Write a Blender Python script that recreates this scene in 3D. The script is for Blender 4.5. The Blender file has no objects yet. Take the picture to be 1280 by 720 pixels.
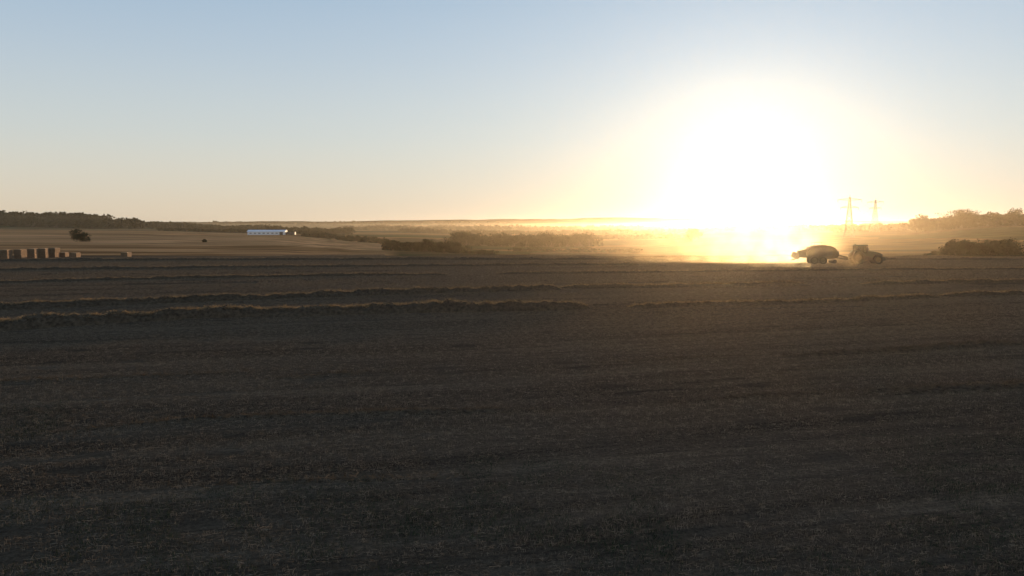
import bpy, math, random
import numpy as np
from mathutils import Vector, Matrix
rng = np.random.default_rng(7); random.seed(7)
F = 995.6; EYE = 5.5; HZ = 285.0
def P(px, py):            # plan position on flat ground from survey of the photo
    d = EYE * F / (py - HZ); return ((px - 640) / F * d, d)
scene = bpy.context.scene

# ------------------------------------------------------------------ noise
def _h(ix, iy, s):
    n = (ix * 374761393 + iy * 668265263 + s * 1442695041) & 0x7fffffff
    n = ((n ^ (n >> 13)) * 1274126177) & 0x7fffffff
    return ((n ^ (n >> 16)) & 0xffff) / 65535.0
def vnoise(x, y, s=0):
    x = np.asarray(x, float); y = np.asarray(y, float)
    ix = np.floor(x).astype(np.int64); iy = np.floor(y).astype(np.int64)
    fx = x - ix; fy = y - iy; fx = fx * fx * (3 - 2 * fx); fy = fy * fy * (3 - 2 * fy)
    a = _h(ix, iy, s); b = _h(ix + 1, iy, s); c = _h(ix, iy + 1, s); d = _h(ix + 1, iy + 1, s)
    return (a * (1 - fx) + b * fx) * (1 - fy) + (c * (1 - fx) + d * fx) * fy
def fbm(x, y, s=0, o=4):
    t = 0; a = .5
    for i in range(o):
        t = t + a * (vnoise(x * 2 ** i, y * 2 ** i, s + i) - .5); a *= .5
    return t

# ------------------------------------------------------------------ terrain heights
cols = np.array([-400, 0, 150, 320, 480, 640, 800, 950, 1100, 1280, 1700.])
cang = np.arctan((cols - 640) / F)
dist = np.array([150, 230, 350, 500, 700, 1000, 1500, 2500, 4500, 9000.])
Y = np.array([
 [322, 322, 322, 322, 322, 322, 322, 322, 322, 322, 322],
 [320, 320, 320, 321, 321, 322, 322, 322, 321, 321, 320],
 [305, 306, 307, 309, 314, 317, 317, 315, 313, 313, 312],
 [294, 295, 296, 299, 308, 314, 314, 309, 305, 301, 299],
 [286, 287, 288, 293, 303, 308, 306, 300, 295, 286, 283],
 [286, 287, 288, 291, 296, 300, 298, 293, 289, 279, 277],
 [279, 279, 284, 289, 291, 293, 292, 288, 286, 281, 279],
 [283, 283, 284, 285, 287, 288, 288, 286, 285, 284, 282],
 [284, 284, 283, 282, 282, 282, 282, 282, 282, 282, 282],
 [279, 279, 278, 278, 277, 275, 274, 275, 277, 279, 279.]])
Zt = EYE + (HZ - Y) / F * dist[:, None]
Zt[0] = 0
def height(x, y):
    x = np.asarray(x, float); y = np.asarray(y, float)
    r = np.hypot(x, y) + 1e-6
    ang = np.arctan2(x, y)
    ac = np.clip(ang, cang[0], cang[-1])
    d = np.clip(r * np.cos(ac), 150, 9000)
    i = np.clip(np.searchsorted(cang, ac) - 1, 0, len(cang) - 2)
    t = (ac - cang[i]) / (cang[i + 1] - cang[i]); t = np.clip(t, 0, 1); t = t * t * (3 - 2 * t)
    ld = np.log(dist); l = np.log(d)
    j = np.clip(np.searchsorted(ld, l) - 1, 0, len(ld) - 2)
    u = (l - ld[j]) / (ld[j + 1] - ld[j]); u = np.clip(u, 0, 1); 
    def col(jj): return Zt[jj, i] * (1 - t) + Zt[jj, i + 1] * t
    p0 = col(np.maximum(j - 1, 0)); p1 = col(j); p2 = col(j + 1); p3 = col(np.minimum(j + 2, len(ld) - 1))
    m1 = (p2 - p0) / 2 * .6; m2 = (p3 - p1) / 2 * .6
    z = (2*u**3 - 3*u**2 + 1)*p1 + (u**3 - 2*u**2 + u)*m1 + (-2*u**3 + 3*u**2)*p2 + (u**3 - u**2)*m2
    far = np.clip((r - 160) / 400, 0, 1)
    z = z * np.clip((r*np.cos(ac) - 148) / 30, 0, 1)
    z = z + far * fbm(x / 260, y / 260, 3) * 5 + np.clip((r-1200)/3000,0,1) * fbm(x/900, y/900, 9) * 50
    back = np.clip((np.abs(ang) - 1.2) / .8, 0, 1)
    z = z * (1 - back)
    near = 1 - np.clip((r - 120) / 60, 0, 1)
    ca, sa = math.cos(.25), math.sin(.25)
    U = x * ca + y * sa; V = -x * sa + y * ca
    z = z + near * (fbm(U / 38, V / 9, 5, 3) * .13 + fbm(U/10, V/1.2, 15, 3) * .03)
    return z

# ------------------------------------------------------------------ helpers
def nmat(name):
    m = bpy.data.materials.new(name); m.use_nodes = True
    nt = m.node_tree; nt.nodes.clear()
    return m, nt, nt.nodes, nt.links
def simple(name, col, rough=.7, metal=0, var=.25, scale=3.0, transl=0, col2=None):
    m, nt, N, L = nmat(name)
    out = N.new('ShaderNodeOutputMaterial'); b = N.new('ShaderNodeBsdfPrincipled')
    g = N.new('ShaderNodeNewGeometry'); n = N.new('ShaderNodeTexNoise'); n.inputs['Scale'].default_value = scale
    n.inputs['Detail'].default_value = 5
    r = N.new('ShaderNodeValToRGB')
    c2 = col2 or [c * (1 + var) for c in col]
    r.color_ramp.elements[0].color = (*[c * (1 - var) for c in col], 1); r.color_ramp.elements[0].position = .35
    r.color_ramp.elements[1].color = (*c2, 1); r.color_ramp.elements[1].position = .65
    L.new(g.outputs['Position'], n.inputs['Vector']); L.new(n.outputs[0], r.inputs[0])
    L.new(r.outputs[0], b.inputs['Base Color'])
    b.inputs['Roughness'].default_value = rough; b.inputs['Metallic'].default_value = metal
    if transl:
        t = N.new('ShaderNodeBsdfTranslucent'); mx = N.new('ShaderNodeMixShader'); mx.inputs[0].default_value = transl
        L.new(r.outputs[0], t.inputs[0]); L.new(b.outputs[0], mx.inputs[1]); L.new(t.outputs[0], mx.inputs[2])
        b.inputs['Specular IOR Level'].default_value = .0
        L.new(mx.outputs[0], out.inputs[0])
    else: L.new(b.outputs[0], out.inputs[0])
    return m
def mkobj(name, V, Fc, mats, parent=None, smooth=False, mi=None):
    me = bpy.data.meshes.new(name)
    V = np.asarray(V, np.float32)
    if isinstance(Fc, np.ndarray):
        k = Fc.shape[1]; n = len(Fc)
        me.vertices.add(len(V)); me.vertices.foreach_set('co', V.ravel())
        me.loops.add(n * k); me.loops.foreach_set('vertex_index', Fc.ravel().astype(np.int32))
        me.polygons.add(n); me.polygons.foreach_set('loop_start', np.arange(0, n * k, k, dtype=np.int32))
        me.polygons.foreach_set('loop_total', np.full(n, k, np.int32))
    else: me.from_pydata([tuple(v) for v in V], [], Fc)
    for m in (mats if isinstance(mats, (list, tuple)) else [mats]): me.materials.append(m)
    if mi is not None: me.polygons.foreach_set('material_index', np.asarray(mi, np.int32))
    if smooth: me.polygons.foreach_set('use_smooth', [True] * len(me.polygons))
    me.update(); me.validate()
    o = bpy.data.objects.new(name, me); scene.collection.objects.link(o)
    if parent: o.parent = parent
    return o
def empty(name, loc=(0, 0, 0), rz=0):
    e = bpy.data.objects.new(name, None); e.location = loc; e.rotation_euler = (0, 0, rz)
    scene.collection.objects.link(e); return e

# ------------------------------------------------------------------ materials
def ground_mat():
    m, nt, N, L = nmat('field_ground')
    out = N.new('ShaderNodeOutputMaterial'); b = N.new('ShaderNodeBsdfDiffuse'); b.inputs['Roughness'].default_value = .6
    g = N.new('ShaderNodeNewGeometry')
    def mapping(rot, sc):
        r = N.new('ShaderNodeMapping'); r.vector_type = 'TEXTURE'; r.inputs['Rotation'].default_value = (0, 0, rot)
        r.inputs['Scale'].default_value = sc; L.new(g.outputs['Position'], r.inputs[0]); return r
    def noise(mp, sc, det=5, rough=.6):
        n = N.new('ShaderNodeTexNoise'); n.inputs['Scale'].default_value = sc; n.inputs['Detail'].default_value = det
        n.inputs['Roughness'].default_value = rough
        L.new(mp.outputs[0] if mp else g.outputs['Position'], n.inputs['Vector']); return n
    def ramp(src, stops):
        r = N.new('ShaderNodeValToRGB'); e = r.color_ramp.elements
        while len(e) < len(stops): e.new(.5)
        for k, (p, c) in enumerate(stops): e[k].position = p; e[k].color = (*c, 1)
        L.new(src, r.inputs[0]); return r
    def mix(f, a, bb, mode='MIX'):
        x = N.new('ShaderNodeMix'); x.data_type = 'RGBA'; x.blend_type = mode
        if isinstance(f, float): x.inputs[0].default_value = f
        else: L.new(f, x.inputs[0])
        L.new(a, x.inputs[6]); L.new(bb, x.inputs[7]); return x
    row = mapping(.25, (14, 1, 1)); row2 = mapping(.25, (40, 3.5, 1)); row3 = mapping(.22, (2.5, .3, 1))
    n1 = noise(row, .9); n2 = noise(row2, .8, 4); n3 = noise(row3, 1.5, 6, .75); fine = noise(None, 9, 7, .8)
    c1 = ramp(n1.outputs[0], [(.3, (.088, .063, .044)), (.5, (.125, .090, .062)), (.72, (.175, .127, .086))])
    c2 = ramp(fine.outputs[0], [(.36, (.45, .45, .45)), (.66, (1.45, 1.45, 1.42))])
    near = mix(.85, c1.outputs[0], c2.outputs[0], 'MULTIPLY')
    c3 = ramp(n2.outputs[0], [(.33, (.62, .62, .64)), (.68, (1.35, 1.32, 1.28))])
    near = mix(.9, near.outputs[2], c3.outputs[0], 'MULTIPLY')
    c4 = ramp(n3.outputs[0], [(.3, (.5, .5, .5)), (.68, (1.4, 1.4, 1.35))])
    near = mix(.6, near.outputs[2], c4.outputs[0], 'MULTIPLY')
    warp = noise(None, .004, 3)
    sub = N.new('ShaderNodeVectorMath'); sub.operation = 'MULTIPLY_ADD'
    L.new(warp.outputs[1], sub.inputs[0]); sub.inputs[1].default_value = (120, 120, 0); L.new(g.outputs['Position'], sub.inputs[2])
    def vor(sc, off):
        mp = N.new('ShaderNodeMapping'); mp.vector_type = 'TEXTURE'; mp.inputs['Location'].default_value = off; mp.inputs['Rotation'].default_value = (0, 0, .3); mp.inputs['Scale'].default_value = sc
        L.new(sub.outputs[0], mp.inputs[0])
        v = N.new('ShaderNodeTexVoronoi'); v.inputs['Scale'].default_value = 1; L.new(mp.outputs[0], v.inputs['Vector'])
        sep = N.new('ShaderNodeSeparateColor'); L.new(v.outputs['Color'], sep.inputs[0]); return sep.outputs[0]
    vv = vor((280, 120, 1e4), (0, 0, 0))
    fc = ramp(vv, [(0, (.18, .11, .05)), (.25, (.06, .065, .025)), (.42, (.28, .165, .075)), (.58, (.09, .065, .033)), (.74, (.05, .06, .025)), (.86, (.22, .13, .06))])
    fc.color_ramp.interpolation = 'CONSTANT'
    fh = ramp(vor((320, 90, 1e4), (90, 40, 0)), [(0, (.48, .24, .105)), (.3, (.34, .165, .07)), (.5, (.56, .285, .13)), (.75, (.40, .20, .088))])
    fh.color_ramp.interpolation = 'CONSTANT'
    sx = N.new('ShaderNodeSeparateXYZ'); L.new(g.outputs['Position'], sx.inputs[0])
    hl = N.new('ShaderNodeMath'); hl.operation = 'DIVIDE'; L.new(sx.outputs[0], hl.inputs[0]); L.new(sx.outputs[1], hl.inputs[1])
    hm = N.new('ShaderNodeMapRange'); hm.inputs[1].default_value = -.16; hm.inputs[2].default_value = -.14; hm.inputs[3].default_value = 1; hm.inputs[4].default_value = 0; L.new(hl.outputs[0], hm.inputs[0])
    dy = N.new('ShaderNodeMapRange'); dy.inputs[1].default_value = 950; dy.inputs[2].default_value = 1000; dy.inputs[3].default_value = 1; dy.inputs[4].default_value = 0; L.new(sx.outputs[1], dy.inputs[0])
    mm = N.new('ShaderNodeMath'); mm.operation = 'MULTIPLY'; L.new(hm.outputs[0], mm.inputs[0]); L.new(dy.outputs[0], mm.inputs[1])
    fcc = mix(mm.outputs[0], fc.outputs[0], fh.outputs[0])
    fr = mapping(.33, (140, 9, 1)); fn = noise(fr, 1.0, 3); fm = ramp(fn.outputs[0], [(.42, (.5, .48, .46)), (.58, (1.2, 1.18, 1.12))])
    farc = mix(1.0, fcc.outputs[2], fm.outputs[0], 'MULTIPLY')
    ln = N.new('ShaderNodeVectorMath'); ln.operation = 'LENGTH'; L.new(g.outputs['Position'], ln.inputs[0])
    mr = N.new('ShaderNodeMapRange'); mr.inputs[1].default_value = 170; mr.inputs[2].default_value = 230; L.new(ln.outputs['Value'], mr.inputs[0])
    allc = mix(mr.outputs[0], near.outputs[2], farc.outputs[2])
    L.new(allc.outputs[2], b.inputs['Color'])
    bp = N.new('ShaderNodeBump'); bp.inputs['Distance'].default_value = .12; bp.inputs['Strength'].default_value = .8
    ad = N.new('ShaderNodeMath'); L.new(n3.outputs[0], ad.inputs[0]); L.new(fine.outputs[0], ad.inputs[1])
    L.new(ad.outputs[0], bp.inputs['Height']); L.new(bp.outputs[0], b.inputs['Normal'])
    L.new(b.outputs[0], out.inputs[0]); return m
M_ground = ground_mat()
M_stub = simple('stubble_straw', (.205, .148, .098), .95, var=.5, scale=3.5, transl=.12)
M_straw_lit = simple('straw_lit', (.31, .205, .105), .95, var=.35, scale=2.5, transl=.35)  # lighter tone that paints the sunlit crest of the big windrows
M_straw_dull = simple('straw_dull', (.125, .088, .055), .95, var=.4, scale=2.5, transl=.15)  # dull tone: painted shade on big rows' sides, and the low remnant rows
M_strawcore = simple('straw_core', (.09, .063, .04), .95, var=.4, scale=5)  # dark base colour paints in the shaded front of the windrows
M_strawcore.node_tree.nodes['Principled BSDF'].inputs['Specular IOR Level'].default_value = 0
M_grass = simple('grass_blade', (.045, .052, .027), .9, var=.4, scale=2, transl=.1)
M_leaf = simple('foliage', (.028, .029, .014), .95, var=.45, scale=.3, transl=.06)
M_bark = simple('bark', (.06, .045, .03), .9)
M_bale = simple('bale_straw', (.20, .115, .06), .95, var=.35, scale=6)
M_twine = simple('twine', (.25, .2, .12), .8)
M_steel = simple('galvanised_steel', (.10, .10, .11), .8, .2, var=.1)
M_white = simple('white_cladding', (.8, .8, .78), .5, var=.04)
M_roof = simple('pale_roof', (.75, .76, .78), .35, var=.05)
M_dark = simple('dark_opening', (.03, .03, .035), .6)
M_tpaint = simple('green_paint', (.02, .04, .022), .55, var=.1)
M_bpaint = simple('baler_paint', (.04, .028, .018), .8, var=.2)
M_grey = simple('machine_grey', (.035, .032, .03), .8, .0, var=.2)
M_rubber = simple('rubber', (.02, .02, .02), .95, var=.3, scale=8)
M_rim = simple('rim_paint', (.06, .05, .03), .8)
M_glass, nt, N, L = nmat('cab_glass')
o_ = N.new('ShaderNodeOutputMaterial'); tr = N.new('ShaderNodeBsdfTransparent'); mx = N.new('ShaderNodeMixShader')
tr.inputs[0].default_value = (.6, .65, .65, 1); mx.inputs[0].default_value = .95
nn = N.new('ShaderNodeBsdfGlossy'); nn.inputs['Roughness'].default_value = .05
L.new(nn.outputs[0], mx.inputs[1]); L.new(tr.outputs[0], mx.inputs[2]); L.new(mx.outputs[0], o_.inputs[0])

# ------------------------------------------------------------------ ground sheet
NR, NA = 420, 900
rr = np.concatenate([[0.0], np.geomspace(3, 9500, NR - 1)])
a_f = np.linspace(-.8, .8, 620, endpoint=False); a_b = np.linspace(.8, 2 * math.pi - .8, NA - 620, endpoint=False)
aa = np.concatenate([a_f, a_b])
R, A = np.meshgrid(rr, aa, indexing='ij')
X = R * np.sin(A); Yy = R * np.cos(A); Z = height(X, Yy)
V = np.stack([X, Yy, Z], -1).reshape(-1, 3)
i, j = np.meshgrid(np.arange(NR - 1), np.arange(NA), indexing='ij'); j2 = (j + 1) % NA
Q = np.stack([i * NA + j, i * NA + j2, (i + 1) * NA + j2, (i + 1) * NA + j], -1).reshape(-1, 4)[:, ::-1].copy()
mkobj('ground', V, Q, M_ground, smooth=True)

# ------------------------------------------------------------------ blades
def blades(pos, length, width, dirs):
    n = len(pos); side = np.cross(dirs, rng.normal(size=(n, 3))); side /= np.linalg.norm(side, axis=1)[:, None] + 1e-9
    w = side * width if np.ndim(width) == 0 else side * width[:, None]
    L_ = length[:, None] if np.ndim(length) else length
    tip = pos + dirs * L_
    V = np.stack([pos - w / 2, pos + w / 2, tip + w / 3, tip - w / 3], 1).reshape(-1, 3)
    return V, np.arange(4 * n).reshape(-1, 4)

def tile_mesh(name, mat, n, rowsp, hmin, hmax, wid, lean, size=5.0, lying=0.25, thin=.22):
    rows = int(size / rowsp)
    rx = rng.uniform(-size / 2, size / 2, n); ry = (rng.integers(0, rows, n) + .5) * rowsp - size / 2 + rng.normal(0, .018, n)
    keep = vnoise(rx * .5 + 50, ry * 2.2 + 50, int(rng.integers(99))) > thin
    rx, ry = rx[keep], ry[keep]; n = len(rx)
    d = rng.normal(0, lean, (n, 3)); d[:, 2] = 1
    ly = rng.random(n) < lying; d[ly, 2] = .12; d[ly, 0] = rng.normal(0, 1.4, ly.sum()); d[ly, 1] = rng.normal(0, .5, ly.sum())
    d /= np.linalg.norm(d, axis=1)[:, None]
    pos = np.stack([rx, ry, np.where(ly, rng.uniform(.01, .06, n), -.02)], 1)
    V, Fc = blades(pos, rng.uniform(hmin, hmax, n), wid, d)
    me_o = mkobj(name, V, Fc, mat); me = me_o.data; bpy.data.objects.remove(me_o); return me
tiles = [tile_mesh('stubble_tile', M_stub, 10000, .14, .03, .11, .008, .3, thin=.15, lying=.4) for _ in range(6)]
ftiles = [tile_mesh('stubble_tile', M_stub, 7000, .28, .07, .13, .03, .25, 10.0, lying=.35) for _ in range(3)]
gt = [tile_mesh('grass_tile', M_grass, 6000, .05, .03, .13, .010, .5, lying=.1, thin=.35) for _ in range(3)]
stub = empty('stubble'); grass = empty('grass')
ca, sa = math.cos(.25), math.sin(.25)
def place(me, par, nm, x, y, rz):
    o = bpy.data.objects.new(nm, me); scene.collection.objects.link(o); o.parent = par
    z0 = float(height(x, y)); zx = float(height(x + 2, y) - height(x - 2, y)) / 4; zy = float(height(x, y + 2) - height(x, y - 2)) / 4
    o.location = (x, y, z0 - .01); o.rotation_euler = (math.atan(zy), -math.atan(zx), rz)
for iu in range(-16, 22):
    for iv in range(0, 19):
        u, v = iu * 5.0, iv * 5.0
        x, y = u * ca - v * sa, u * sa + v * ca
        if y < 6 or y > 78 or abs(x) > y * .72 + 7: continue
        place(random.choice(tiles), stub, 'stubble_patch', x, y, .25 + random.choice([0, math.pi]))
        if y < 16.5 or (y < 22 and random.random() < .3): place(random.choice(gt), grass, 'grass_patch', x + random.uniform(-1, 1), y, random.random() * 6)
for iu in range(-14, 20):
    for iv in range(3, 17):
        u, v = iu * 10.0, iv * 10.0
        x, y = u * ca - v * sa, u * sa + v * ca
        if y < 76 or y > 158 or abs(x) > y * .72 + 7: continue
        place(random.choice(ftiles), stub, 'stubble_patch', x, y, .25 + random.choice([0, math.pi]))

# ------------------------------------------------------------------ windrows
def windrow(pts, h, w, dens, seed, slen=.38, sm=None):
    P3 = np.array([P(*p) for p in pts]); 
    seg = np.r_[0, np.cumsum(np.hypot(*np.diff(P3, axis=0).T))]; Lt = seg[-1]
    n = int(Lt / .14) + 2; s = np.linspace(0, Lt, n)
    k = np.polynomial.Polynomial.fit(seg, P3[:, 0], min(3, len(pts) - 1)); k2 = np.polynomial.Polynomial.fit(seg, P3[:, 1], min(3, len(pts) - 1))
    cx, cy = k(s), k2(s); cy = cy + (vnoise(s / 6, s * 0 + seed, seed) - .5) * .8
    tx = np.gradient(cx); ty = np.gradient(cy); tl = np.hypot(tx, ty); tx /= tl; ty /= tl
    el_ = 5.0 if sm else 1.5
    endt = np.clip(np.minimum(s, Lt - s) / el_, 0, 1) ** (.5 if not sm else 1)
    lump = .68 + .4 * vnoise(s / 1.8, s * 0 + 3.3, seed + 1) + .35 * (vnoise(s / .5, s * 0 + .3, seed + 2) - .5) + .3 * (vnoise(s / 9, s * 0 + .7, seed + 4) - .5)
    hh = h * np.clip(lump, .12, 2) * endt; ww = w * (.75 + .5 * vnoise(s / 2.1, s * 0 + 9.1, seed + 3))
    m = 11; q = np.linspace(-1, 1, m)
    S, Qq = np.meshgrid(s, q, indexing='ij')
    off = Qq * ww[:, None] / 2
    XX = cx[:, None] - ty[:, None] * off; YY = cy[:, None] + tx[:, None] * off
    prof = (1 - Qq ** 2) ** .8
    ZZ = height(XX, YY) - .03 + hh[:, None] * prof * (1 + .4 * (vnoise(S / .35, Qq * 3 + 40, seed + 5) - .5))
    V1 = np.stack([XX, YY, ZZ], -1).reshape(-1, 3)
    i, j = np.meshgrid(np.arange(n - 1), np.arange(m - 1), indexing='ij')
    F1 = np.stack([i * m + j, (i + 1) * m + j, (i + 1) * m + j + 1, i * m + j + 1], -1).reshape(-1, 4)
    ns = int(Lt * dens); si = rng.integers(0, n, ns)
    si = si[rng.random(ns) < np.clip(endt[si] * (.3 + lump[si]), .02, 1)]; ns = len(si)
    qi = np.clip(rng.normal(.1, .5, ns), -1.25, 1.25)
    o2 = qi * ww[si] / 2; px = cx[si] - ty[si] * o2 + rng.normal(0, .08, ns); py = cy[si] + tx[si] * o2 + rng.normal(0, .05, ns)
    pz = height(px, py) + hh[si] * np.clip(1 - qi ** 2, 0, 1) ** .8 * rng.uniform(.7, 1.05, ns)
    d = rng.normal(0, 1, (ns, 3)); d[:, 2] = np.abs(d[:, 2]) * .55; d /= np.linalg.norm(d, axis=1)[:, None]
    ln = rng.uniform(.12, slen, ns)
    V2, F2 = blades(np.stack([px, py, pz], 1) - d * (ln / 3)[:, None], ln, rng.uniform(.012, .03, ns), d)
    # sunlit crown and shaded sides painted in: light straws on top, dull ones below
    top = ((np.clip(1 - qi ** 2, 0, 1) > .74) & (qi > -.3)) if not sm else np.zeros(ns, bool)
    mkobj('straw_windrow', np.r_[V1, V2], np.r_[F1, F2 + len(V1)], [M_strawcore, M_straw_dull, M_straw_lit], mi=np.r_[np.zeros(len(F1)), np.where(top, 2, 1)])
windrow([(-200, 430), (0, 411), (300, 398), (520, 391), (738, 387)], .66, 1.8, 340, 1)
windrow([(785, 385), (1000, 379), (1170, 372)], .34, 1.5, 280, 2)
windrow([(1178, 371), (1450, 364)], .34, 1.5, 260, 12)
windrow([(-200, 396), (0, 387), (200, 379), (480, 368), (700, 362)], .52, 1.6, 260, 3)
windrow([(700, 361.5), (860, 359), (1010, 357)], .38, 1.4, 200, 33)
windrow([(1080, 357), (1300, 352), (1500, 349)], .34, 1.4, 150, 4)
windrow([(-200, 360), (0, 354), (300, 347), (560, 344)], .32, 1.4, 120, 5)
windrow([(620, 343), (900, 340), (1300, 337), (1500, 336)], .3, 1.5, 100, 6)
windrow([(-200, 341), (100, 337), (400, 334), (800, 331.5)], .38, 1.6, 80, 7)
windrow([(-200, 328), (100, 326), (500, 325), (900, 325), (1400, 325)], .45, 1.8, 60, 8)
DULL = M_straw_dull
windrow([(-60, 556), (200, 534), (420, 523), (760, 514)], .10, .8, 70, 9, .2, DULL)
windrow([(300, 477), (540, 464)], .14, .9, 90, 10, .25, DULL)
windrow([(780, 508), (1000, 497), (1130, 492)], .10, .8, 70, 11, .2, DULL)
windrow([(1040, 495), (1150, 490), (1300, 486), (1450, 483)], .22, 1.1, 160, 13, .28, DULL)
windrow([(960, 448), (1150, 438), (1350, 431)], .18, 1.1, 160, 14, .3, DULL)
windrow([(-200, 488), (100, 476), (400, 463)], .08, .9, 60, 15, .25, DULL)
windrow([(150, 621), (450, 611), (640, 607)], .09, .4, 60, 16, .18, DULL)
windrow([(700, 458), (960, 446)], .08, .8, 60, 17, .25, DULL)

# ------------------------------------------------------------------ trees
def crown(cx, cy, cz, rx, rz, n, leaf):
    k = max(5, n // 40); cl = rng.normal(0, .42, (k, 3)); cl[:, 2] = rng.uniform(-.8, .75, k); cl[:, :2] *= (1.05 - .5 * np.clip(cl[:, 2], 0, 1))[:, None]
    cr = rng.uniform(.24, .5, k)
    id_ = rng.integers(0, k, n); d = rng.normal(size=(n, 3)); d /= np.linalg.norm(d, axis=1)[:, None]
    p = cl[id_] + d * (cr[id_] * rng.uniform(.45, 1.08, n))[:, None]
    p = p * [rx, rx, rz] + [cx, cy, cz]
    a = rng.normal(size=(n, 3)); a /= np.linalg.norm(a, axis=1)[:, None]; b = np.cross(a, rng.normal(size=(n, 3))); b /= np.linalg.norm(b, axis=1)[:, None]
    s = (leaf * rng.uniform(.6, 1.3, n))[:, None]
    return np.stack([p - a * s, p - b * s * .7, p + a * s, p + b * s * .7], 1).reshape(-1, 3)
def limb(p, q, r0, r1, k=6):
    p = np.array(p, float); q = np.array(q, float); d = q - p; d /= np.linalg.norm(d); a = np.cross(d, [.3, 1, .1]); a /= np.linalg.norm(a); b = np.cross(d, a)
    t = np.arange(k) * 2 * math.pi / k; ring = np.outer(np.cos(t), a) + np.outer(np.sin(t), b)
    V = np.r_[p + ring * r0, q + ring * r1]; F_ = [[i, (i + 1) % k, k + (i + 1) % k, k + i] for i in range(k)]
    return V, np.array(F_)
def tree_geo(x, y, h, w, n, leaf, z=None, bush=False):
    z = float(height(x, y)) if z is None else z
    Vs, Fs, mi = [], [], []; off = 0
    zc = z + h * (.48 if bush else .56); rz = h * (.5 if bush else .46)
    if not bush:
        tr = [((x, y, z - .3), (x + .02 * h, y, z + h * .55), h * .028, h * .014)]
        for _ in range(5):
            an = random.random() * 6.3; z0 = z + h * random.uniform(.25, .5)
            tr.append(((x, y, z0), (x + math.cos(an) * w * .33, y + math.sin(an) * w * .33, z0 + h * random.uniform(.15, .3)), h * .012, h * .005))
    else: tr = [((x + random.uniform(-.2, .2) * w, y, z - .2), (x + random.uniform(-.3, .3) * w, y, z + h * .5), h * .03, h * .01) for _ in range(3)]
    for t in tr:
        V_, F_ = limb(*t); Vs.append(V_); Fs.append(F_ + off); off += len(V_); mi += [1] * len(F_)
    c = crown(x, y, zc, w / 2, rz, n, leaf); Vs.append(c); nf = len(c) // 4; Fs.append(np.arange(4 * nf).reshape(-1, 4) + off); mi += [0] * nf
    return np.concatenate(Vs), np.concatenate(Fs), mi
def grove(name, items):
    Vs, Fs, mi = [], [], []; off = 0
    for it in items:
        V_, F_, m_ = tree_geo(**it); Vs.append(V_); Fs.append(F_ + off); off += len(V_); mi += m_
    mkobj(name, np.concatenate(Vs), np.concatenate(Fs), [M_leaf, M_bark], mi=mi)
def W(px, d): return ((px - 640) / F * d, d)
def line(name, px0, px1, d0, d1, cnt, h0, h1, depth=20, n=130, leaf=.9, bush=False, wf=1.0):
    it = []; sd = random.randint(0, 999)
    for k in range(cnt):
        t = (k + random.random()) / cnt; px = px0 + (px1 - px0) * t; d = d0 + (d1 - d0) * t + random.uniform(-.5, .5) * depth
        x, y = W(px, d); hv = float(vnoise(t * max(3, cnt / 7), .5, sd)); h = h0 + (h1 - h0) * (.7 * hv + .3 * random.random())
        it.append(dict(x=x, y=y, h=h, w=max(h, h0 * 1.1) * random.uniform(.95, 1.4) * wf, n=n, leaf=leaf, bush=bush))
    grove(name, it)
line('distant_forest', -200, 175, 1350, 1250, 280, 12, 17, 220, 170, 2.0, wf=1.5, bush=True)
line('distant_forest', -200, 130, 1520, 1500, 220, 20, 28, 150, 180, 2.5, wf=1.5, bush=True)
line('distant_treeline', 150, 335, 1450, 1500, 170, 8, 15, 120, 120, 1.9, wf=1.9, bush=True)
line('distant_treeline', 330, 440, 1200, 1300, 80, 6, 12, 160, 100, 1.5, wf=1.8, bush=True)
line('distant_treeline', 430, 860, 2400, 2600, 200, 10, 20, 700, 70, 2.8, wf=2.4, bush=True)
line('distant_treeline', 500, 930, 1500, 1450, 150, 5, 12, 60, 80, 1.6, wf=2.0, bush=True)
line('distant_treeline', 150, 640, 4200, 4300, 160, 8, 18, 900, 50, 4.5, wf=3, bush=True)
line('hedgerow', 482, 578, 420, 385, 62, 3, 8, 14, 240, .42, wf=1.25, bush=True)
line('hedgerow', 578, 618, 385, 375, 22, 1.0, 2.2, 8, 140, .32, bush=True, wf=2)
line('hedgerow', 566, 740, 760, 690, 130, 7, 14, 25, 190, .9, wf=1.5, bush=True)
line('hedgerow', 380, 482, 800, 700, 60, 2.5, 6.5, 30, 130, .7, wf=1.7, bush=True)
line('hedgerow', 620, 850, 1000, 950, 120, 3, 7, 40, 110, .9, wf=1.8, bush=True)
line('hedgerow', 200, 400, 1010, 980, 90, 2, 6, 20, 100, .9, wf=1.8, bush=True)
line('hedgerow', 640, 800, 520, 480, 70, 1.2, 3.2, 12, 110, .4, wf=2.0, bush=True)
line('distant_treeline', 900, 1140, 1500, 1100, 120, 6, 12, 150, 110, 1.2, wf=1.7, bush=True)
line('distant_forest', 1140, 1420, 900, 830, 190, 9, 18, 90, 230, 1.2, wf=1.4, bush=True)
line('distant_treeline', 1040, 1160, 1000, 980, 60, 4, 9, 60, 130, .9, wf=1.5, bush=True)
line('bush', 1162, 1186, 235, 235, 8, 1.2, 2.2, 6, 350, .2, bush=True, wf=1.9)
line('bush', 1188, 1268, 225, 227, 28, 3.4, 6.2, 8, 700, .25, bush=True, wf=1.25)
line('hedgerow', 1300, 1500, 300, 330, 30, 3, 6, 10, 300, .35, bush=True, wf=1.3)
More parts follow.
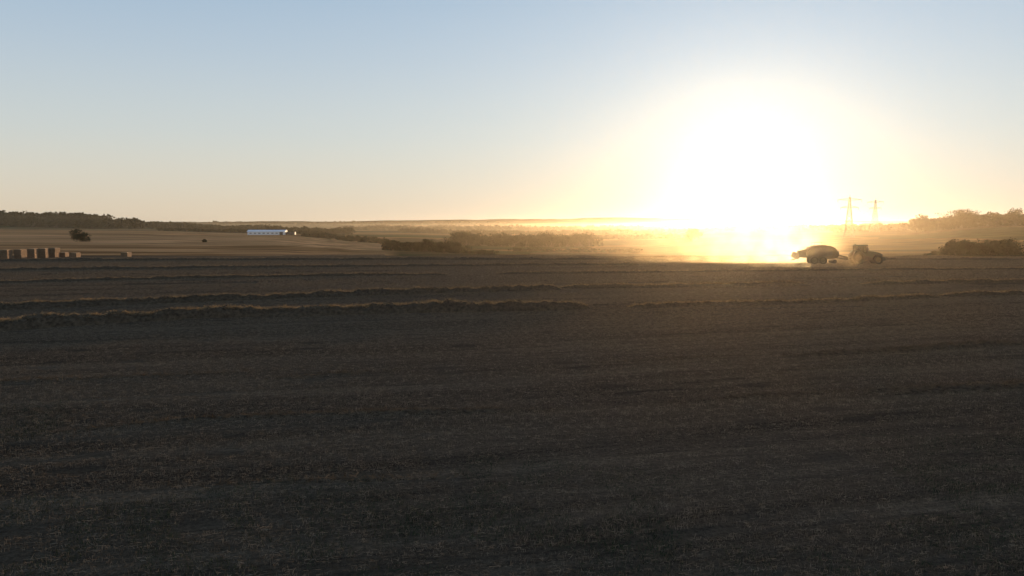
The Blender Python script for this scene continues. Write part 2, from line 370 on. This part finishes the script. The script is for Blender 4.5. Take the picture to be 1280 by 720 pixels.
for nm, px, d, h, w in [('broadleaf_tree', 866, 760, 13, 15), ('broadleaf_tree', 97, 400, 6.5, 5.5), ('bush', 106, 402, 4.5, 6.5), ('bush', 256, 430, 1.8, 2),
                        ('broadleaf_tree', 1152, 840, 18, 16), ('broadleaf_tree', 1200, 835, 20, 34), ('broadleaf_tree', 1268, 830, 18, 22)]:
    x, y = W(px, d); grove(nm, [dict(x=x, y=y, h=h, w=w, n=1600 if w < 30 else 3000, leaf=.25 if d < 500 else .65, bush=nm == 'bush')])

# ------------------------------------------------------------------ generic machine parts
import bmesh
def box(name, size, loc, mat, parent, bev=.03, rot=(0, 0, 0)):
    bm = bmesh.new(); bmesh.ops.create_cube(bm, size=1)
    for v in bm.verts: v.co = Vector((v.co.x * size[0], v.co.y * size[1], v.co.z * size[2]))
    if bev: bmesh.ops.bevel(bm, geom=bm.edges[:], offset=bev, segments=2, affect='EDGES', clamp_overlap=True)
    me = bpy.data.meshes.new(name); bm.to_mesh(me); bm.free(); me.materials.append(mat)
    o = bpy.data.objects.new(name, me); scene.collection.objects.link(o); o.location = loc; o.rotation_euler = rot; o.parent = parent; return o
def extr(name, prof, y0, y1, mat, parent, bev=.04):
    bm = bmesh.new(); a = [bm.verts.new((x, y0, z)) for x, z in prof]; b = [bm.verts.new((x, y1, z)) for x, z in prof]
    n = len(prof); bm.faces.new(a); bm.faces.new(b[::-1])
    for i in range(n): bm.faces.new([a[i], b[i], b[(i + 1) % n], a[(i + 1) % n]])
    bmesh.ops.recalc_face_normals(bm, faces=bm.faces[:])
    if bev: bmesh.ops.bevel(bm, geom=bm.edges[:], offset=bev, segments=2, affect='EDGES', clamp_overlap=True)
    me = bpy.data.meshes.new(name); bm.to_mesh(me); bm.free(); me.materials.append(mat)
    o = bpy.data.objects.new(name, me); scene.collection.objects.link(o); o.parent = parent; return o
def rod(name, p, q, r, mat, parent, r1=None, k=10):
    V_, F_ = limb(p, q, r, r1 or r, k); o = mkobj(name, V_, [list(f) for f in F_] + [list(range(k)), list(range(2*k-1, k-1, -1))], mat, parent); return o
def wheel(name, loc, r, w, parent, lugs=22):
    prof = [(.30*r, -.18*w, 1), (.52*r, -.12*w, 1), (.56*r, -.42*w, 1), (.62*r, -.5*w, 0), (.88*r, -.5*w, 0), (.96*r, -.4*w, 0), (.98*r, 0, 0), (.96*r, .4*w, 0), (.88*r, .5*w, 0), (.62*r, .5*w, 0), (.56*r, .42*w, 1), (.52*r, .12*w, 1), (.30*r, .18*w, 1)]
    k = 36; V_ = []; F_ = []; mi = []
    for t in range(k):
        a = t * 2 * math.pi / k
        for (rad, yy, _) in prof: V_.append((rad * math.cos(a), yy, rad * math.sin(a)))
    m = len(prof)
    for t in range(k):
        for q in range(m - 1):
            F_.append([t*m+q, ((t+1)%k)*m+q, ((t+1)%k)*m+q+1, t*m+q+1]); mi.append(1 if prof[q][2] and prof[q+1][2] else 0)
    b = len(V_); V_ += [(0, -.2*w, 0), (0, .2*w, 0)]
    for t in range(k):
        F_.append([b, t*m, ((t+1)%k)*m]); mi.append(1); F_.append([b+1, ((t+1)%k)*m+m-1, t*m+m-1]); mi.append(1)
    for l in range(lugs):
        for sgn in (-1, 1):
            a = (l + .5 * (sgn > 0)) * 2 * math.pi / lugs; s = len(V_); da = .55 * math.pi / lugs
            for (aa_, yy) in [(a, 0), (a + da, 0), (a + da * 1.9, sgn * .48 * w), (a + da * .9, sgn * .48 * w)]:
                for rad in (.93 * r, 1.0 * r): V_.append((rad * math.cos(aa_), yy, rad * math.sin(aa_)))
            for f in ([1, 3, 5, 7], [0, 1, 3, 2], [2, 3, 5, 4], [4, 5, 7, 6], [6, 7, 1, 0]): F_.append([s + i for i in f]); mi.append(0)
    o = mkobj(name, V_, F_, [M_rubber, M_rim], parent, mi=mi); o.location = loc; return o

# tractor, heading +X
HD = math.radians(-6)
tx, ty = W(1080, 121); tz = float(height(tx, ty))
T = empty('tractor', (tx, ty, tz), HD)
for s in (-1, 1):
    wheel('rear_wheel', (-1.05, s * .95, .98), .98, .62, T); wheel('front_wheel', (1.75, s * .92, .72), .72, .48, T, 18)
    extr('fender', [(-1.75, 1.75), (-1.45, 2.08), (-.7, 2.1), (-.25, 1.7), (-.05, 1.3), (-.12, 1.28), (-.33, 1.63), (-.74, 2.02), (-1.42, 2.0), (-1.68, 1.7)], s * .62, s * 1.25, M_tpaint, T, .01)
    extr('front_fender', [(1.2, 1.35), (1.45, 1.52), (2.05, 1.52), (2.3, 1.35), (2.27, 1.32), (2.03, 1.47), (1.47, 1.47), (1.23, 1.32)], s * .7, s * 1.15, M_grey, T, .005)
extr('bonnet', [(.15, 1.25), (.15, 1.98), (1.3, 1.92), (2.2, 1.72), (2.5, 1.5), (2.55, 1.0), (2.3, .95), (.9, .98)], -.42, .42, M_tpaint, T, .07)
extr('chassis', [(-1.5, .75), (-1.5, 1.25), (.4, 1.25), (2.45, 1.0), (2.5, .7), (1.2, .6), (-.6, .6)], -.3, .3, M_grey, T, .04)
box('front_weight', (.45, .9, .55), (2.8, 0, .8), M_grey, T, .06)
box('grille', (.03, .62, .5), (2.57, 0, 1.3), M_dark, T, .01)
box('cab_floor', (1.6, 1.35, .45), (-.62, 0, 1.42), M_tpaint, T, .05)
extr('cab_glass', [(-1.35, 1.66), (-1.42, 2.7), (.02, 2.7), (.16, 1.66)], -.62, .62, M_glass, T, 0)
for s in (-1, 1):
    for a, b in [((-1.37, 1.64), (-1.44, 2.74)), ((.18, 1.64), (.04, 2.74)), ((-.55, 1.64), (-.62, 2.74))]:
        rod('cab_pillar', (a[0], s * .66, a[1]), (b[0], s * .66, b[1]), .055, M_grey, T)
    rod('mirror_arm', (.1, s * .68, 2.45), (.25, s * 1.15, 2.4), .02, M_grey, T); box('mirror', (.05, .22, .38), (.25, s * 1.2, 2.25), M_grey, T, .02)
    box('work_light', (.08, .16, .12), (.2, s * .45, 2.87), M_grey, T, .02)
    box('step', (.45, .25, .05), (.1, s * .85, .75), M_grey, T, .01); box('fuel_tank', (.8, .25, .45), (.35, s * .52, .95), M_grey, T, .06)
box('cab_roof', (1.75, 1.45, .2), (-.66, 0, 2.82), M_tpaint, T, .08)
box('seat', (.45, .5, .7), (-.9, 0, 1.95), M_dark, T, .08); rod('steering_column', (-.05, 0, 1.6), (-.3, 0, 2.0), .04, M_dark, T)
def driver():
    J = [((-.85, 0, 1.98), .15), ((-.87, 0, 2.2), .16), ((-.86, 0, 2.4), .13), ((-.84, 0, 2.5), .06), ((-.82, 0, 2.58), .1), ((-.81, 0, 2.66), .08),
         ((-.84, .2, 2.38), .07), ((-.65, .26, 2.15), .055), ((-.38, .14, 2.1), .04), ((-.84, -.2, 2.38), .07), ((-.65, -.26, 2.15), .055), ((-.38, -.14, 2.1), .04),
         ((-.45, .12, 1.98), .09), ((-.35, .13, 1.68), .06), ((-.45, -.12, 1.98), .09), ((-.35, -.13, 1.68), .06)]
    E = [(0, 1), (1, 2), (2, 3), (3, 4), (4, 5), (2, 6), (6, 7), (7, 8), (2, 9), (9, 10), (10, 11), (0, 12), (12, 13), (0, 14), (14, 15)]
    me = bpy.data.meshes.new('driver'); me.from_pydata([j[0] for j in J], E, [])
    o = bpy.data.objects.new('driver', me); scene.collection.objects.link(o); o.parent = T
    o.modifiers.new('s', 'SKIN')
    for v, j in zip(me.skin_vertices[0].data, J): v.radius = (j[1], j[1])
    me.skin_vertices[0].data[0].use_root = True
    o.modifiers.new('u', 'SUBSURF').levels = 1; me.materials.append(simple('work_clothes', (.05, .06, .1), .9))
try: driver()
except Exception as ex: print('driver', ex)
rod('exhaust', (.3, -.55, 1.6), (.3, -.55, 2.95), .06, M_grey, T); rod('front_axle', (1.75, -.85, .72), (1.75, .85, .72), .1, M_grey, T); rod('rear_axle', (-1.05, -.85, .98), (-1.05, .85, .98), .14, M_grey, T)
rod('beacon', (-1.2, .5, 2.9), (-1.2, .5, 3.08), .06, M_rim, T)
rod('linkage', (-1.4, 0, .7), (-2.1, 0, .62), .07, M_grey, T)

# big square baler towed behind
B = empty('square_baler', (tx - 6.35 * math.cos(HD), ty - 6.35 * math.sin(HD), float(height(tx - 6.35, ty))), HD)
extr('body', [(-2.2, .95), (-2.3, 1.9), (-1.9, 2.5), (-1.0, 2.85), (.2, 2.9), (1.3, 2.75), (2.0, 2.35), (2.35, 1.6), (2.2, .9), (.5, .75)], -1.15, 1.15, M_bpaint, B, .14)
extr('bale_chamber', [(-3.4, 1.0), (-3.4, 2.0), (-1.8, 2.35), (-1.8, .95)], -.62, .62, M_grey, B, .04)
extr('bale_chute', [(-4.3, .55), (-4.3, .66), (-3.25, 1.05), (-3.25, .94)], -.6, .6, M_grey, B, .01)
box('emerging_bale', (1.0, 1.15, .88), (-3.75, 0, 1.3), M_bale, B, .06, (0, .33, 0))
box('side_panel', (2.6, .05, 1.3), (.1, 1.18, 1.85), M_grey, B, .02); box('side_panel', (2.6, .05, 1.3), (.1, -1.18, 1.85), M_grey, B, .02)
rod('flywheel', (2.35, -.1, 1.6), (2.55, -.1, 1.6), .45, M_grey, B, k=20)
rod('drawbar', (2.1, 0, 1.0), (4.3, 0, .65), .11, M_grey, B); rod('drive_shaft', (2.5, -.05, 1.4), (4.4, 0, .95), .07, M_rim, B)
rod('pickup_reel', (1.75, -1.2, .42), (1.75, 1.2, .42), .3, M_grey, B, k=14)
for k in range(12):
    for a in range(5):
        an = a * 1.257 + k * .3; rod('tine', (1.75, -1.1 + k * .2, .42), (1.75 + math.cos(an) * .42, -1.1 + k * .2, .42 + math.sin(an) * .42), .01, M_steel, B, k=4)
for s in (-1, 1):
    for xx in (-.9, .35): wheel('wheel', (xx - .3, s * 1.05, .62), .62, .5, B, 20)
    rod('rail', (-1.2, s * .95, 2.7), (-1.2, s * .95, 3.25), .02, M_steel, B); rod('rail', (.3, s * .95, 2.85), (.3, s * .95, 3.35), .02, M_steel, B); rod('rail', (-1.2, s * .95, 3.25), (.3, s * .95, 3.35), .02, M_steel, B)
    rod('axle_beam', (-1.5, s * .5, .62), (.4, s * .5, .62), .09, M_grey, B)
rod('ladder', (-2.35, .3, 1.0), (-2.05, .3, 2.6), .025, M_steel, B); rod('ladder', (-2.35, -.1, 1.0), (-2.05, -.1, 2.6), .025, M_steel, B)

# ------------------------------------------------------------------ bales
def bale_stack(px, d, rz, tall=2):
    x, y = W(px, d); z = float(height(x, y)); e = empty('straw_bale', (x, y, z - .03), rz)
    for k in range(tall):
        o = box('bale', (2.3, 1.2, .9), (random.uniform(-.06, .06), random.uniform(-.04, .04), .45 + k * .9), M_bale, e, .07, (0, 0, random.uniform(-.03, .03)))
        for q in range(-2, 3): box('twine', (2.33, .015, .915), (0, q * .22, .45 + k * .9), M_twine, e, 0)
for px, d, t in [(-40, 132, 2), (-18, 134, 2), (8, 136, 2), (26, 139, 2), (41, 143, 2), (55, 146, 2), (68, 149, 2), (80, 152, 1), (94, 149, 1), (158, 152, 1)]: bale_stack(px, d, 1.75 + random.uniform(-.1, .1), t)

# ------------------------------------------------------------------ barn
x, y = W(335, 800); z = float(height(x, y)) + .2
Bn = empty('farm_building', (x, y, z), .12)
box('walls', (36, 14, 3.2), (0, 0, 1.6), M_white, Bn, 0)
extr('roof', [(-7.6, 3.15), (0, 4.6), (7.6, 3.15), (7.6, 3.4), (0, 4.9), (-7.6, 3.4)], -18.6, 18.6, M_roof, Bn, 0).rotation_euler = (0, 0, math.pi / 2)
for k in range(7): box('window', (2.2, .1, .7), (-15 + k * 4.2, -7.05, 1.6), M_dark, Bn, 0)
box('door', (3.2, .1, 2.8), (14.5, -7.05, 1.4), M_dark, Bn, 0); box('annex', (9, 8, 2.8), (22.6, 1, 1.4), M_dark, Bn, 0)

# ------------------------------------------------------------------ pylons
def pylon(px, d, H, rz, th=1.0):
    x, y = W(px, d); z = float(height(x, y)); segs = []
    def wd(t): return 3.4 * (1 - t) ** 1.25 + .55
    lv = [0, .14, .27, .38, .48, .57, .65, .72, .79, .86, .93, 1.0]
    for a, b in zip(lv[:-1], lv[1:]):
        ca_, cb = wd(a), wd(b); A_ = [(sx * ca_, sy * ca_, a * H) for sx, sy in ((1, 1), (-1, 1), (-1, -1), (1, -1))]; B_ = [(sx * cb, sy * cb, b * H) for sx, sy in ((1, 1), (-1, 1), (-1, -1), (1, -1))]
        for k in range(4):
            segs += [(A_[k], B_[k], .2), (A_[k], B_[(k + 1) % 4], .1), (A_[(k + 1) % 4], B_[k], .1), (B_[k], B_[(k + 1) % 4], .1)]
    tips = []
    for zz, l in ((.93, 9.5), (.74, 7.0)):
        for s in (-1, 1):
            tip = (s * l, 0, zz * H + .3); tips.append((s * l, 0, zz * H - 1.6))
            for sy in (-1, 1): segs += [((s * .7, sy * .6, zz * H), tip, .19), ((s * .7, sy * .6, zz * H + 1.6), tip, .15)]
            segs += [((s * l * .55, 0, zz * H + .2), (s * l * .45, 0, zz * H + 1.0), .1), (tip, tips[-1], .15)]
    segs.append(((0, 0, H), (0, 0, H + 2), .2))
    Vs, Fs = [], []; off = 0
    for p, q, r in segs:
        V_, F_ = limb(p, q, r, r, 4); Vs.append(V_); Fs.append(F_ + off); off += len(V_)
    o = mkobj('electricity_pylon', np.concatenate(Vs), np.concatenate(Fs), M_steel); o.location = (x, y, z); o.rotation_euler = (0, 0, rz)
    Mx = Matrix.Translation((x, y, z)) @ Matrix.Rotation(rz, 4, 'Z'); return [Mx @ Vector(t) for t in tips]
t1 = pylon(1060, 680, 34, -.25); t2 = pylon(1092, 900, 36, -.9)
t4 = [u + (u - t) * 1.5 for t, u in zip(t1, t2)]
Vs, Fs = [], []; off = 0
for A_, B_ in ((t1, t2), (t2, t4)):
    for p, q in zip(A_, B_):
        pr = None
        for k in range(17):
            t = k / 16; c = p.lerp(q, t); c = Vector((c.x, c.y, c.z - 6 * 4 * t * (1 - t)))
            if pr is not None: V_, F_ = limb(pr, c, .03, .03, 3); Vs.append(V_); Fs.append(F_ + off); off += len(V_)
            pr = c
mkobj('power_line', np.concatenate(Vs), np.concatenate(Fs), M_steel)

# ------------------------------------------------------------------ haze + dust (real volumes)
def volmat(name, col, dens, g):
    m, nt, N, L = nmat(name); o = N.new('ShaderNodeOutputMaterial'); s = N.new('ShaderNodeVolumeScatter')
    s.inputs['Color'].default_value = (*col, 1); s.inputs['Density'].default_value = dens; s.inputs['Anisotropy'].default_value = g
    L.new(s.outputs[0], o.inputs['Volume']); return m, N, L, s
M_haze = volmat('haze', (1, .82, .58), .00011, .85)[0]
hz = box('haze', (24000, 24000, 90), (0, 0, -20), M_haze, None, 0)
def puff(px, d, r, zc, dens):
    m, N, L, s = volmat('dust', (1, .76, .44), dens, .75)
    tc = N.new('ShaderNodeTexCoord'); ln = N.new('ShaderNodeVectorMath'); ln.operation = 'LENGTH'; L.new(tc.outputs['Object'], ln.inputs[0])
    mr = N.new('ShaderNodeMapRange'); mr.interpolation_type = 'SMOOTHSTEP'; mr.inputs[1].default_value = 1.0; mr.inputs[2].default_value = .1; mr.inputs[3].default_value = 0; mr.inputs[4].default_value = dens; L.new(ln.outputs['Value'], mr.inputs[0])
    n = N.new('ShaderNodeTexNoise'); n.inputs['Scale'].default_value = .45; n.inputs['Detail'].default_value = 3
    g = N.new('ShaderNodeNewGeometry'); L.new(g.outputs['Position'], n.inputs['Vector'])
    m2 = N.new('ShaderNodeMapRange'); m2.inputs[1].default_value = .35; m2.inputs[2].default_value = .65; m2.inputs[3].default_value = .2; m2.inputs[4].default_value = 1.7; L.new(n.outputs[0], m2.inputs[0])
    mu = N.new('ShaderNodeMath'); mu.operation = 'MULTIPLY'; L.new(mr.outputs[0], mu.inputs[0]); L.new(m2.outputs[0], mu.inputs[1]); L.new(mu.outputs[0], s.inputs['Density'])
    bb = bmesh.new(); bmesh.ops.create_icosphere(bb, subdivisions=3, radius=1); me = bpy.data.meshes.new('dust_cloud'); bb.to_mesh(me); bb.free(); me.materials.append(m)
    x, y = W(px, d); o = bpy.data.objects.new('dust_cloud', me); o.location = (x, y, zc); o.scale = r; scene.collection.objects.link(o)
puff(1005, 111, (12, 4, 4), .8, .024); puff(995, 126, (9, 7, 5.5), 1.6, .05); puff(950, 124, (14, 8, 6.5), 1.6, .04); puff(880, 128, (18, 9, 5.5), 1.2, .016)

# ------------------------------------------------------------------ light
AZ = math.atan(290 / F); EL = math.radians(2.8)
s = Vector((math.sin(AZ) * math.cos(EL), math.cos(AZ) * math.cos(EL), math.sin(EL)))
sl = bpy.data.lights.new('sun', 'SUN'); sl.energy = 4.5; sl.angle = math.radians(.5); sl.color = (1, .68, .38)
so = bpy.data.objects.new('sun', sl); so.rotation_euler = s.to_track_quat('Z', 'Y').to_euler(); so.location = (100, 300, 60); scene.collection.objects.link(so)
w = bpy.data.worlds.new('World'); scene.world = w; w.use_nodes = True; nt = w.node_tree; nt.nodes.clear(); N, L = nt.nodes, nt.links
out = N.new('ShaderNodeOutputWorld'); bg = N.new('ShaderNodeBackground'); sky = N.new('ShaderNodeTexSky'); sky.sky_type = 'NISHITA'; sky.sun_disc = False
sky.sun_elevation = EL; sky.sun_rotation = AZ; sky.air_density = 1.0; sky.dust_density = .3; sky.ozone_density = 3.0
tc = N.new('ShaderNodeTexCoord'); nrm = N.new('ShaderNodeVectorMath'); nrm.operation = 'NORMALIZE'; L.new(tc.outputs['Generated'], nrm.inputs[0])
sx = N.new('ShaderNodeSeparateXYZ'); L.new(nrm.outputs[0], sx.inputs[0])
def M(op, a, b=None, c=None):
    n = N.new('ShaderNodeMath'); n.operation = op
    for k, v in enumerate((a, b, c)):
        if v is None: continue
        if isinstance(v, (int, float)): n.inputs[k].default_value = v
        else: L.new(v, n.inputs[k])
    return n.outputs[0]
el = M('MULTIPLY', M('ARCSINE', sx.outputs[2]), 2 / math.pi)       # 0..1 = horizon..zenith
rp = N.new('ShaderNodeValToRGB'); e = rp.color_ramp.elements; rp.color_ramp.interpolation = 'B_SPLINE'
st = [(0, (.80, .64, .46)), (.03, (.77, .70, .57)), (.07, (.67, .72, .69)), (.13, (.51, .62, .73)), (.20, (.35, .51, .68)), (.4, (.16, .29, .49)), (1, (.09, .17, .33))]
while len(e) < len(st): e.new(.5)
for k, (p, c) in enumerate(st): e[k].position = p; e[k].color = (*c, 1)
L.new(el, rp.inputs[0])
dt = N.new('ShaderNodeVectorMath'); dt.operation = 'DOT_PRODUCT'; L.new(nrm.outputs[0], dt.inputs[0]); dt.inputs[1].default_value = tuple(s)
th = M('MULTIPLY', M('ARCCOSINE', M('MINIMUM', dt.outputs['Value'], 1.0)), 180 / math.pi)
g1 = M('MULTIPLY', M('EXPONENT', M('MULTIPLY', th, -1 / 12.0)), .45)
g2 = M('MULTIPLY', M('EXPONENT', M('MULTIPLY', th, -1 / 2.0)), 2.4)
def scale(col, f):
    n = N.new('ShaderNodeVectorMath'); n.operation = 'SCALE'
    if isinstance(col, tuple): n.inputs[0].default_value = col
    else: L.new(col, n.inputs[0])
    if isinstance(f, float): n.inputs['Scale'].default_value = f
    else: L.new(f, n.inputs['Scale'])
    return n.outputs[0]
def add(a, b):
    n = N.new('ShaderNodeVectorMath'); L.new(a, n.inputs[0]); L.new(b, n.inputs[1]); return n.outputs[0]
tot = add(add(scale(rp.outputs[0], .88), scale(sky.outputs[0], .01)), add(scale((.96, .89, .72), g1), scale((1, .86, .48), g2)))
bg.inputs[1].default_value = 1.0; L.new(tot, bg.inputs[0]); L.new(bg.outputs[0], out.inputs[0])
scene.view_settings.view_transform = 'Standard'; scene.view_settings.look = 'None'; scene.view_settings.exposure = 0
cd = bpy.data.cameras.new('camera'); cd.lens = 28; cd.sensor_width = 36; cd.clip_end = 30000; cd.clip_start = .1
co = bpy.data.objects.new('camera', cd); co.location = (0, 0, EYE + float(height(0, 0))); co.rotation_euler = (math.radians(90 - 4.31), 0, 0); scene.collection.objects.link(co); scene.camera = co
